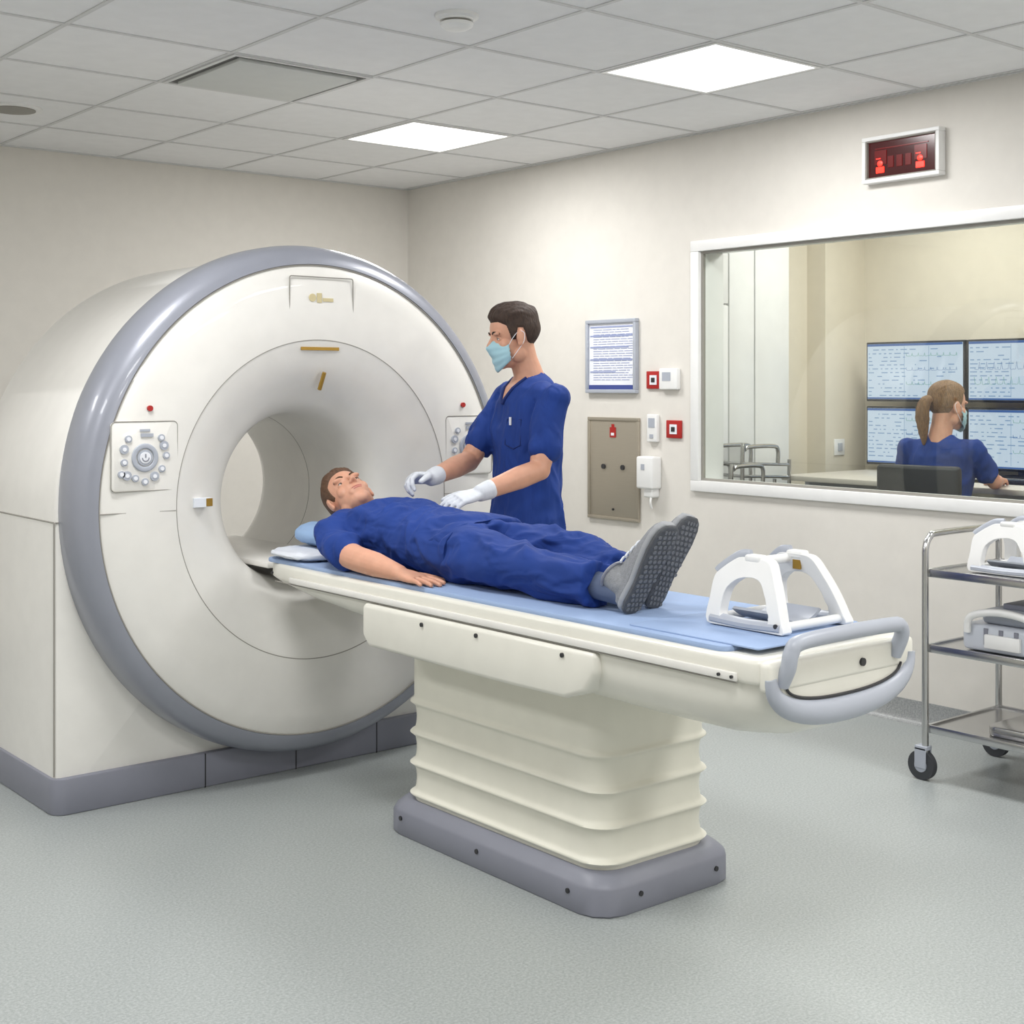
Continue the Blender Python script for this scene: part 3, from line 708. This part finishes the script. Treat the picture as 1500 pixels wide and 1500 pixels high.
    bmesh.ops.delete(bm,geom=kill,context='VERTS')
    ob=mk('hair',bm,hairm,par,ang=0); ob.data.transform(M)
    if style=='pony':
        bm=bmesh.new()
        pts=catmull([(0,-.095,.03),(-.0,-.128,.025),(-.006,-.142,-.02),(-.01,-.138,-.07),(-.012,-.13,-.12),(-.012,-.125,-.16),(-.012,-.122,-.195)],5)
        n_=len(pts)
        rad=[max(.003,.034*math.sin(pi*(.12+.86*(i/(n_-1))**.85))+.004) for i in range(n_)]
        sweep(bm,pts,rad,28,flat=(.8,1))
        for v in bm.verts:
            a_=math.atan2(v.co.x,v.co.y+.13); w_=noise.noise(V((a_*6,v.co.z*8,0))); v.co+=V((v.co.x,v.co.y+.135,0))*w_*.25
        ob=mk('ponytail',bm,hairm,par,ang=0); ob.data.transform(M)
        bm=bmesh.new(); sweep(bm,[V((.017*math.cos(a),-.112,.030+.017*math.sin(a))) for a in [2*pi*k/16 for k in range(16)]],.005,8,closed=True); ob=mk('hair_tie',bm,M_black,par); ob.data.transform(M)
    if mask:
        bm=bmesh.new(); nu,nv=32,26; G=[]
        for j in range(nv+1):
            vv=j/nv; row=[]
            for i in range(nu+1):
                q=(i/nu-.5)*2; th=q*math.radians(80)
                zz=-.122+.122*vv-.020*abs(q)**1.6*vv+.042*abs(q)**1.5*(1-vv)
                bul=max(0,math.sin(pi*min(1,.10+.86*vv)))**.5
                nose=.034*math.exp(-(q/.24)**2)*math.exp(-((vv-.80)/.22)**2)
                y=.026+(.040+.026*bul)*math.cos(th)**.8+nose*.75+.0014*math.sin(vv*pi*8)
                x=(.050+.020*bul)*math.sin(th)/math.sin(math.radians(80))
                row.append(bm.verts.new((x,y,zz)))
            G.append(row)
        for j in range(nv):
            for i in range(nu): bm.faces.new((G[j][i],G[j][i+1],G[j+1][i+1],G[j+1][i]))
        ob=mk('face_mask',bm,M_mask,par,ang=0); ob.data.transform(M)
        sd=ob.modifiers.new('s','SOLIDIFY'); sd.thickness=.002
        for s in (-1,1):
            bm=bmesh.new()
            sweep(bm,catmull([(s*.066,.040,-.022),(s*.074,.025,.0),(s*.082,.0,.022),(s*.083,-.020,.012),(s*.084,-.012,-.02),(s*.076,.012,-.048),(s*.064,.036,-.075)],5),.0013,6)
            ob=mk('ear_loop_%d'%(s+1),bm,M_paper,par); ob.data.transform(M)
def shoe(par,heel,Ld,Ud,tag,m_up=M_shoe,m_so=M_sole,m_mid=M_mid):
    L=V(Ld).normalized(); U=V(Ud); U=(U-L*U.dot(L)).normalized(); S_=L.cross(U); H0=V(heel)
    rs=[(-.006,.022),(.004,.034),(.03,.040),(.09,.037),(.15,.045),(.20,.050),(.24,.047),(.262,.038),(.276,.020)]
    for nm,u0,u1,gr,mm in (('outsole',.000,.012,0,m_so),('midsole',.010,.032,.002,m_mid)):
        bm=bmesh.new(); R=[]
        for l,w_ in rs:
            c=H0+L*l+U*(u0+u1)/2; hh=(u1-u0)/2
            R.append([c+S_*(w_+gr)*(abs(math.cos(q))**.6)*(1 if math.cos(q)>0 else -1)+U*hh*(abs(math.sin(q))**.4)*(1 if math.sin(q)>0 else -1) for q in [2*pi*k/28 for k in range(28)]])
        loops(bm,R); me=remesh(bm,.0035,2); addme(nm+'_'+tag,me,mm,par,ang=0)
    bm=bmesh.new()
    for i in range(17):
        l=.010+i*.0155; hw=.031 if l<.1 else .037
        if l>.25: hw=.026
        for j in range(4):
            c=H0+L*l+S_*((j-1.5)*hw*.5+(.003 if i%2 else -.003))+U*.001
            pts=[c+L*(a*.005)+S_*(b*hw*.18)-U*.003 for a,b in ((-1,-.6),(0,-1),(1,-.6),(1,.6),(0,1),(-1,.6))]; loops(bm,[pts,[p+U*.006 for p in pts]])
    mk('tread_'+tag,bm,M_tread if m_so is M_sole else m_so,par)
    bm=bmesh.new()
    rs=[(.0,.028,.080),(.02,.036,.092),(.06,.039,.097),(.10,.039,.096),(.14,.042,.086),(.19,.046,.072),(.23,.043,.062),(.255,.033,.052),(.268,.018,.040)]
    R=[]
    for l,w_,h in rs:
        R.append([H0+L*l+U*(.026+max(0,(h-.026)*math.sin(q)))+S_*w_*math.cos(q)*(1-.25*max(0,math.sin(q))) for q in [pi*k/18 for k in range(19)]]+[H0+L*l+U*.022])
    loops(bm,R)
    sweep(bm,[H0+L*.045+U*.05,H0+L*.045+U*.108],[.038,.041],20)
    me=remesh(bm,.0035,3); addme('shoe_'+tag,me,m_up,par,ang=0)
    bm=bmesh.new()
    sweep(bm,[H0+L*(.045+.042*math.cos(a))+S_*.041*math.sin(a)+U*(.108) for a in [2*pi*k/24 for k in range(24)]],.005,8,closed=True)
    mk('collar_'+tag,bm,M_grey2 if m_up is M_shoe else m_up,par)
    bm=bmesh.new()
    for i in range(4):
        l=.105+i*.022; h=.098-i*.0075
        sweep(bm,catmull([H0+L*l+U*(h-.010)+S_*.026,H0+L*(l+.008)+U*(h+.003),H0+L*l+U*(h-.010)-S_*.026],4),.0035,8)
    mk('laces_'+tag,bm,M_linen,par)

# ---- lying patient (built on a 0.862 surface, then lowered on to the mattress)
PA=empty('patient',(2.71,3.5,.862)); X=2.715
bm=bmesh.new()
eloft(bm,[(V((X,4.155,.995)),.062,.05),(V((X,4.115,.985)),.135,.075),(V((X,4.07,.975)),.185,.095),(V((X,3.98,.978)),.190,.112),(V((X,3.87,.978)),.172,.114),(V((X,3.74,.970)),.162,.106),(V((X,3.62,.966)),.172,.103),(V((X,3.50,.964)),.188,.104),(V((X,3.42,.962)),.190,.102)],(1,0,0))
chain(bm,[V((2.60,4.07,.975)),V((2.53,4.055,.965)),V((2.492,3.98,.942)),V((2.474,3.90,.93))],[.078,.074,.062,.062],20)
chain(bm,[V((2.83,4.07,.975)),V((2.90,4.055,.965)),V((2.945,3.98,.942)),V((2.955,3.90,.93))],[.078,.074,.062,.062],20)
me=remesh(bm,.006,5); wrinkle(me,.017,(5,8,6),1)
for v in me.vertices:
    if v.co.z<.8635: v.co.z=.8635
addme('scrub_top',me,M_scrubP,PA,ang=0)
bm=bmesh.new()
sweep(bm,[V((X+.066*math.cos(a),4.150+.016*math.sin(a),.995+.055*math.sin(a))) for a in [2*pi*k/30 for k in range(30)]],.006,8,closed=True)
mk('collar',bm,M_scrub2,PA)
bm=bmesh.new()
eloft(bm,[(V((X,3.56,.963)),.165,.094),(V((X,3.47,.960)),.178,.097),(V((X,3.40,.958)),.172,.09)],(1,0,0))
eloft(bm,[(V((2.635,3.50,.958)),.09,.095),(V((2.620,3.36,.955)),.092,.090),(V((2.600,3.18,.948)),.078,.076),(V((2.605,3.05,.940)),.074,.074),(V((2.615,2.90,.932)),.070,.068),(V((2.620,2.815,.929)),.066,.066)],(1,0,0))
eloft(bm,[(V((2.80,3.50,.958)),.09,.095),(V((2.805,3.36,.960)),.092,.092),(V((2.80,3.18,.965)),.076,.082),(V((2.78,3.05,.957)),.072,.076),(V((2.755,2.93,.944)),.068,.068),(V((2.745,2.86,.934)),.065,.065)],(1,0,0))
me=remesh(bm,.006,4); wrinkle(me,.018,(9,5,9),5)
for v in me.vertices:
    if v.co.z<.8635: v.co.z=.8635
addme('scrub_trousers',me,M_scrubP,PA,ang=0)
bm=bmesh.new()
for xx,yy in ((2.622,2.80),(2.74,2.83)): chain(bm,[V((xx,yy+.03,.925)),V((xx,yy-.05,.920)),V((xx,yy-.09,.915))],[.040,.039,.037],16)
me=remesh(bm,.006,2); addme('socks',me,M_sock,PA,ang=0)
shoe(PA,(2.615,2.675,.868),(.08,-.46,.83),(0,.83,.46),'right')
shoe(PA,(2.725,2.70,.868),(.24,-.32,.88),(-.03,.88,.32),'left')
for s,pts,tag in ((1,[V((2.478,3.92,.925)),V((2.468,3.81,.913)),V((2.470,3.71,.905)),V((2.478,3.585,.890))],'right'),(-1,[V((2.955,3.92,.925)),V((2.962,3.81,.913)),V((2.962,3.71,.905)),V((2.955,3.585,.890))],'left')):
    bm=bmesh.new(); chain(bm,pts,[.046,.042,.040,.026],18)
    hand(bm,pts[-1]+V((0,-.01,-.002)),(.10*s,-1,-.10),(0,-.10,1),(s,0,0),(-3,6,5),.15,1.0,.09)
    me=remesh(bm,.0034,3)
    for v in me.vertices:
        if v.co.z<.863: v.co.z=.863
    addme('arm_'+tag,me,M_skin,PA,ang=0)
head('patient',PA,(2.712,4.245,1.075),(-.30,-.42,.86),(0,.9,.40),M_skin,M_hair2,'short',hairamt=.016)
PA.location.z-=(.862-MT)
def pillow(name,c,r,m,seed):
    bm=bmesh.new(); bmesh.ops.create_uvsphere(bm,u_segments=64,v_segments=40,radius=1)
    for v in bm.verts:
        p=v.co; q=[(abs(t)**.55)*(1 if t>0 else -1) for t in p]
        e_=1-(min(1,max(abs(q[0]),abs(q[1])))**6)*.5
        d=-0.16*math.exp(-((q[0]*1.3)**2+((q[1]+.2)*1.3)**2)*2) if q[2]>0 else 0
        v.co=V((c[0]+q[0]*r[0],c[1]+q[1]*r[1],c[2]+(q[2]*e_+d)*r[2]+.006*noise.noise(p*5+V((seed,0,0)))))
        if v.co.z<MT+.001: v.co.z=MT+.001
    return mk(name,bm,m,None,ang=0)
pillow('white_pillow',(2.69,4.28,.866),(.245,.150,.020),M_linen,3)
pillow('blue_pillow',(2.725,4.29,.928),(.185,.115,.044),M_pillow,8)

# ---- technician
TE=empty('technician',(3.34,3.98,0))
fT=V((-.969,.239,0)).normalized(); lT=V((0,0,1)).cross(fT); B=V((3.35,3.985,0))
def tp(l,f,z): return B+lT*l+fT*f+V((0,0,z))
bm=bmesh.new()
eloft(bm,[(tp(0,.0,1.515),.062,.055),(tp(0,-.005,1.485),.115,.072),(tp(0,-.005,1.455),.160,.088),(tp(0,0,1.40),.182,.104),(tp(0,.010,1.30),.178,.116),(tp(0,.010,1.17),.162,.114),(tp(0,.010,1.04),.168,.118),(tp(0,.008,.93),.186,.126),(tp(0,.005,.82),.195,.132),(tp(0,.005,.77),.195,.132)],lT)
Ls,Rs=tp(.19,-.005,1.42),tp(-.19,-.005,1.42)
Le=V((3.225,3.775,1.165)); Lw=V((2.965,3.79,1.092)); Re=V((3.20,4.165,1.18)); Rw=V((2.925,4.03,1.135))
def mix(a,b,t): return a+(b-a)*t
chain(bm,[tp(.12,0,1.43),Ls,mix(Ls,Le,.35),mix(Ls,Le,.68)],[.064,.061,.059,.064],20)
chain(bm,[tp(-.12,0,1.43),Rs,mix(Rs,Re,.35),mix(Rs,Re,.68)],[.064,.061,.059,.064],20)
me=remesh(bm,.006,5); wrinkle(me,.017,(7,7,3.5),2)
me.materials.append(M_scrub); me.materials.append(M_skin2)
for p in me.polygons:
    q=p.center-B; l=q.dot(lT); f=q.dot(fT); z=q.z
    if f>.0 and z>1.405 and abs(l)<(z-1.405)*.62+.004: p.material_index=1
me2=me
ob=bpy.data.objects.new('scrub_top',me2); me2.polygons.foreach_set('use_smooth',[True]*len(me2.polygons)); COL.objects.link(ob); ob.parent=TE; ob.matrix_parent_inverse=Matrix.Translation(-V(TE.location))
from mathutils.bvhtree import BVHTree
bvh=BVHTree.FromPolygons([v.co for v in me2.vertices],[p.vertices for p in me2.polygons])
def onbody(l,z,back=False,off=.002):
    o_=tp(l,.5 if not back else -.5,z); h=bvh.ray_cast(o_,-fT if not back else fT)
    return (h[0]+(fT if not back else -fT)*off) if h[0] else tp(l,.1,z)
bm=bmesh.new()
pts=[onbody((z-1.40)*.62,z) for z in (1.50,1.48,1.46,1.44,1.42,1.405)]+[onbody(-(z-1.40)*.62,z) for z in (1.405,1.42,1.44,1.46,1.48,1.50)]
sweep(bm,pts,.0065,8); mk('v_neck_trim',bm,M_scrub2,TE)
bm=bmesh.new(); pk=[onbody(l,z,off=.001) for l,z in ((.05,1.345),(.13,1.345),(.13,1.25),(.09,1.235),(.05,1.25))]; sweep(bm,pk,.0025,6,closed=True); mk('chest_pocket_seam',bm,M_scrub2,TE)
q=onbody(.075,1.335,off=.004); bm=bmesh.new(); sweep(bm,[q+V((0,0,-.012)),q+V((0,0,.018))],.005,8); mk('pen',bm,M_paper,TE)
for a,b,w_,t in ((Ls,Le,Lw,'left'),(Rs,Re,Rw,'right')):
    bm=bmesh.new(); chain(bm,[mix(a,b,.70),mix(a,b,.86),b,mix(b,w_,.35),mix(b,w_,.75),w_],[.040,.042,.041,.042,.034,.029],18)
    me=remesh(bm,.005,4); addme('forearm_'+t,me,M_skin2,TE,ang=0)
dl=(Lw-Le).normalized(); dr=(Rw-Re).normalized()
bm=bmesh.new(); chain(bm,[mix(Le,Lw,.86),Lw],[.035,.031],18); hand(bm,Lw+dl*.005,(-.95,.12,-.20),(-.2,-.25,.95),(0,1,0),(12,22,16),.6,1.0,.05)
me=remesh(bm,.0034,3); addme('gloved_hand_left',me,M_glove,TE,ang=0)
bm=bmesh.new(); chain(bm,[mix(Re,Rw,.86),Rw],[.035,.031],18); hand(bm,Rw+dr*.005,(-.97,.02,.05),(-.1,.45,.9),(0,-.9,.3),(38,42,25),1.2,1.0,.03,20)
me=remesh(bm,.0034,3); addme('gloved_hand_right',me,M_glove,TE,ang=0)
bm=bmesh.new()
eloft(bm,[(tp(0,0,.98),.15,.105),(tp(0,0,.88),.178,.12),(tp(0,0,.80),.18,.12)],lT)
for s in (-1,1): eloft(bm,[(tp(s*.09,0,.90),.092,.11),(tp(s*.095,.0,.75),.092,.098),(tp(s*.10,.005,.50),.078,.082),(tp(s*.105,-.01,.25),.075,.078),(tp(s*.11,-.02,.07),.078,.08)],lT)
me=remesh(bm,.009,4); wrinkle(me,.009,(7,7,4),6); addme('scrub_trousers',me,M_scrub,TE,ang=0)
for s,t in ((1,'left'),(-1,'right')): shoe(TE,tp(s*.11,-.09,.004),fT+lT*.12*s,(0,0,1),t,M_black,M_dark,M_frame)
fh=V((-.93,.37,-.16)).normalized()
head('technician',TE,(3.285,4.0,1.652),fh,(-.12,.05,1),M_skin2,M_hair,'short',mask=True,hairamt=.021)

# ---- operator (seated woman)
OP=empty('console_operator',(5.95,3.86,.2))
fO=V((.97,.20,0)).normalized(); lO=V((0,0,1)).cross(fO); BO=V((5.93,3.88,0))
def op(l,f,z): return BO+lO*l+fO*f+V((0,0,z))
bm=bmesh.new()
eloft(bm,[(op(0,.02,1.225),.052,.048),(op(0,.01,1.20),.095,.062),(op(0,.0,1.17),.145,.078),(op(0,.0,1.12),.168,.092),(op(0,0,1.02),.158,.105),(op(0,-.01,.90),.138,.10),(op(0,-.02,.78),.158,.115),(op(0,-.02,.68),.172,.12),(op(0,-.02,.645),.16,.11)],lO)
for s in (-1,1):
    sh=op(s*.165,0,1.15); eb=op(s*.235,.08,.985); chain(bm,[op(s*.10,0,1.15),sh,mix(sh,eb,.4),mix(sh,eb,.7)],[.058,.060,.054,.054],18)
me=remesh(bm,.007,5); wrinkle(me,.014,(7,7,4),9); addme('scrub_top',me,M_scrub,OP,ang=0)
for s,t in ((1,'left'),(-1,'right')):
    sh=op(s*.165,0,1.15); eb=op(s*.235,.08,.998); wr=op(s*.16,.36,.988)
    bm=bmesh.new(); chain(bm,[mix(sh,eb,.6),eb,mix(eb,wr,.4),wr],[.041,.036,.035,.023],18)
    hand(bm,wr+(wr-eb).normalized()*.005,(wr-eb)+V((0,0,-.01)),(0,0,1),-lO*s,(12,22,15),.5,.92,.05)
    me=remesh(bm,.0036,3)
    for v in me.vertices:
        if v.co.z<.957 and v.co.x>6.19: v.co.z=.957
    addme('arm_'+t,me,M_skin,OP,ang=0)
bm=bmesh.new()
eloft(bm,[(op(0,-.02,.78),.155,.11),(op(0,-.02,.68),.17,.115),(op(0,-.01,.65),.16,.11)],lO)
for s in (-1,1):
    chain(bm,[op(s*.09,.0,.722),op(s*.10,.22,.718),op(s*.11,.43,.71),op(s*.11,.44,.48),op(s*.11,.42,.29)],[.088,.08,.066,.056,.054],20)
me=remesh(bm,.009,4); wrinkle(me,.006,(8,8,8),12); addme('scrub_trousers',me,M_scrub,OP,ang=0)
for s,t in ((1,'left'),(-1,'right')): shoe(OP,op(s*.11,.36,.204),fO,(0,0,1),t,M_frame,M_dark,M_frame)
head('operator',OP,(5.965,3.865,1.365),(.90,-.34,-.05),(0,0,1),M_skin,M_hair3,'pony',mask=True,hairamt=.014,jaw=.92)
CH=empty('office_chair',(5.93,3.88,.2))
R3=Matrix((( fO.x,lO.x,0),(fO.y,lO.y,0),(0,0,1)))
def rotbox(name,f0,f1,l0,l1,z0,z1,m,bev):
    bm=bmesh.new(); bbox(bm,f0,f1,l0,l1,z0,z1,bev,4)
    for v in bm.verts: v.co=BO+R3@v.co
    mk(name,bm,m,CH)
rotbox('seat',-.20,.26,-.23,.23,.565,.63,M_black,.025)
rotbox('backrest',-.235,-.185,-.18,.24,.72,1.085,M_black,.022)
bm=bmesh.new(); sweep(bm,catmull([op(0,-.05,.57),op(0,-.22,.57),op(0,-.25,.70),op(0,-.235,.85)],5),.018,10); sweep(bm,[op(0,.02,.57),op(0,.02,.27)],.025,14)
for k in range(5):
    a=2*pi*k/5; sweep(bm,[op(0,.02,.29),op(.26*math.sin(a),.02+.26*math.cos(a),.26)],[.022,.014],10)
mk('stem_and_base',bm,M_black,CH)
bm=bmesh.new()
for k in range(5):
    a=2*pi*k/5; ell(bm,op(.27*math.sin(a),.02+.27*math.cos(a),.228),.027)
mk('castors',bm,M_rub,CH)

# ---------------------------------------------------------------- world + camera
w_=bpy.data.worlds.new('world'); sc.world=w_; w_.use_nodes=True
w_.node_tree.nodes['Background'].inputs[0].default_value=(.8,.85,.9,1); w_.node_tree.nodes['Background'].inputs[1].default_value=.3
cam=bpy.data.cameras.new('camera'); co=bpy.data.objects.new('camera',cam); COL.objects.link(co)
co.location=(0,0,1.47); co.rotation_euler=(pi/2,0,math.radians(-39.35))
cam.sensor_width=36; cam.clip_start=.05
cam.lens=48; cam.shift_x=0; cam.shift_y=-185/1500
sc.camera=co
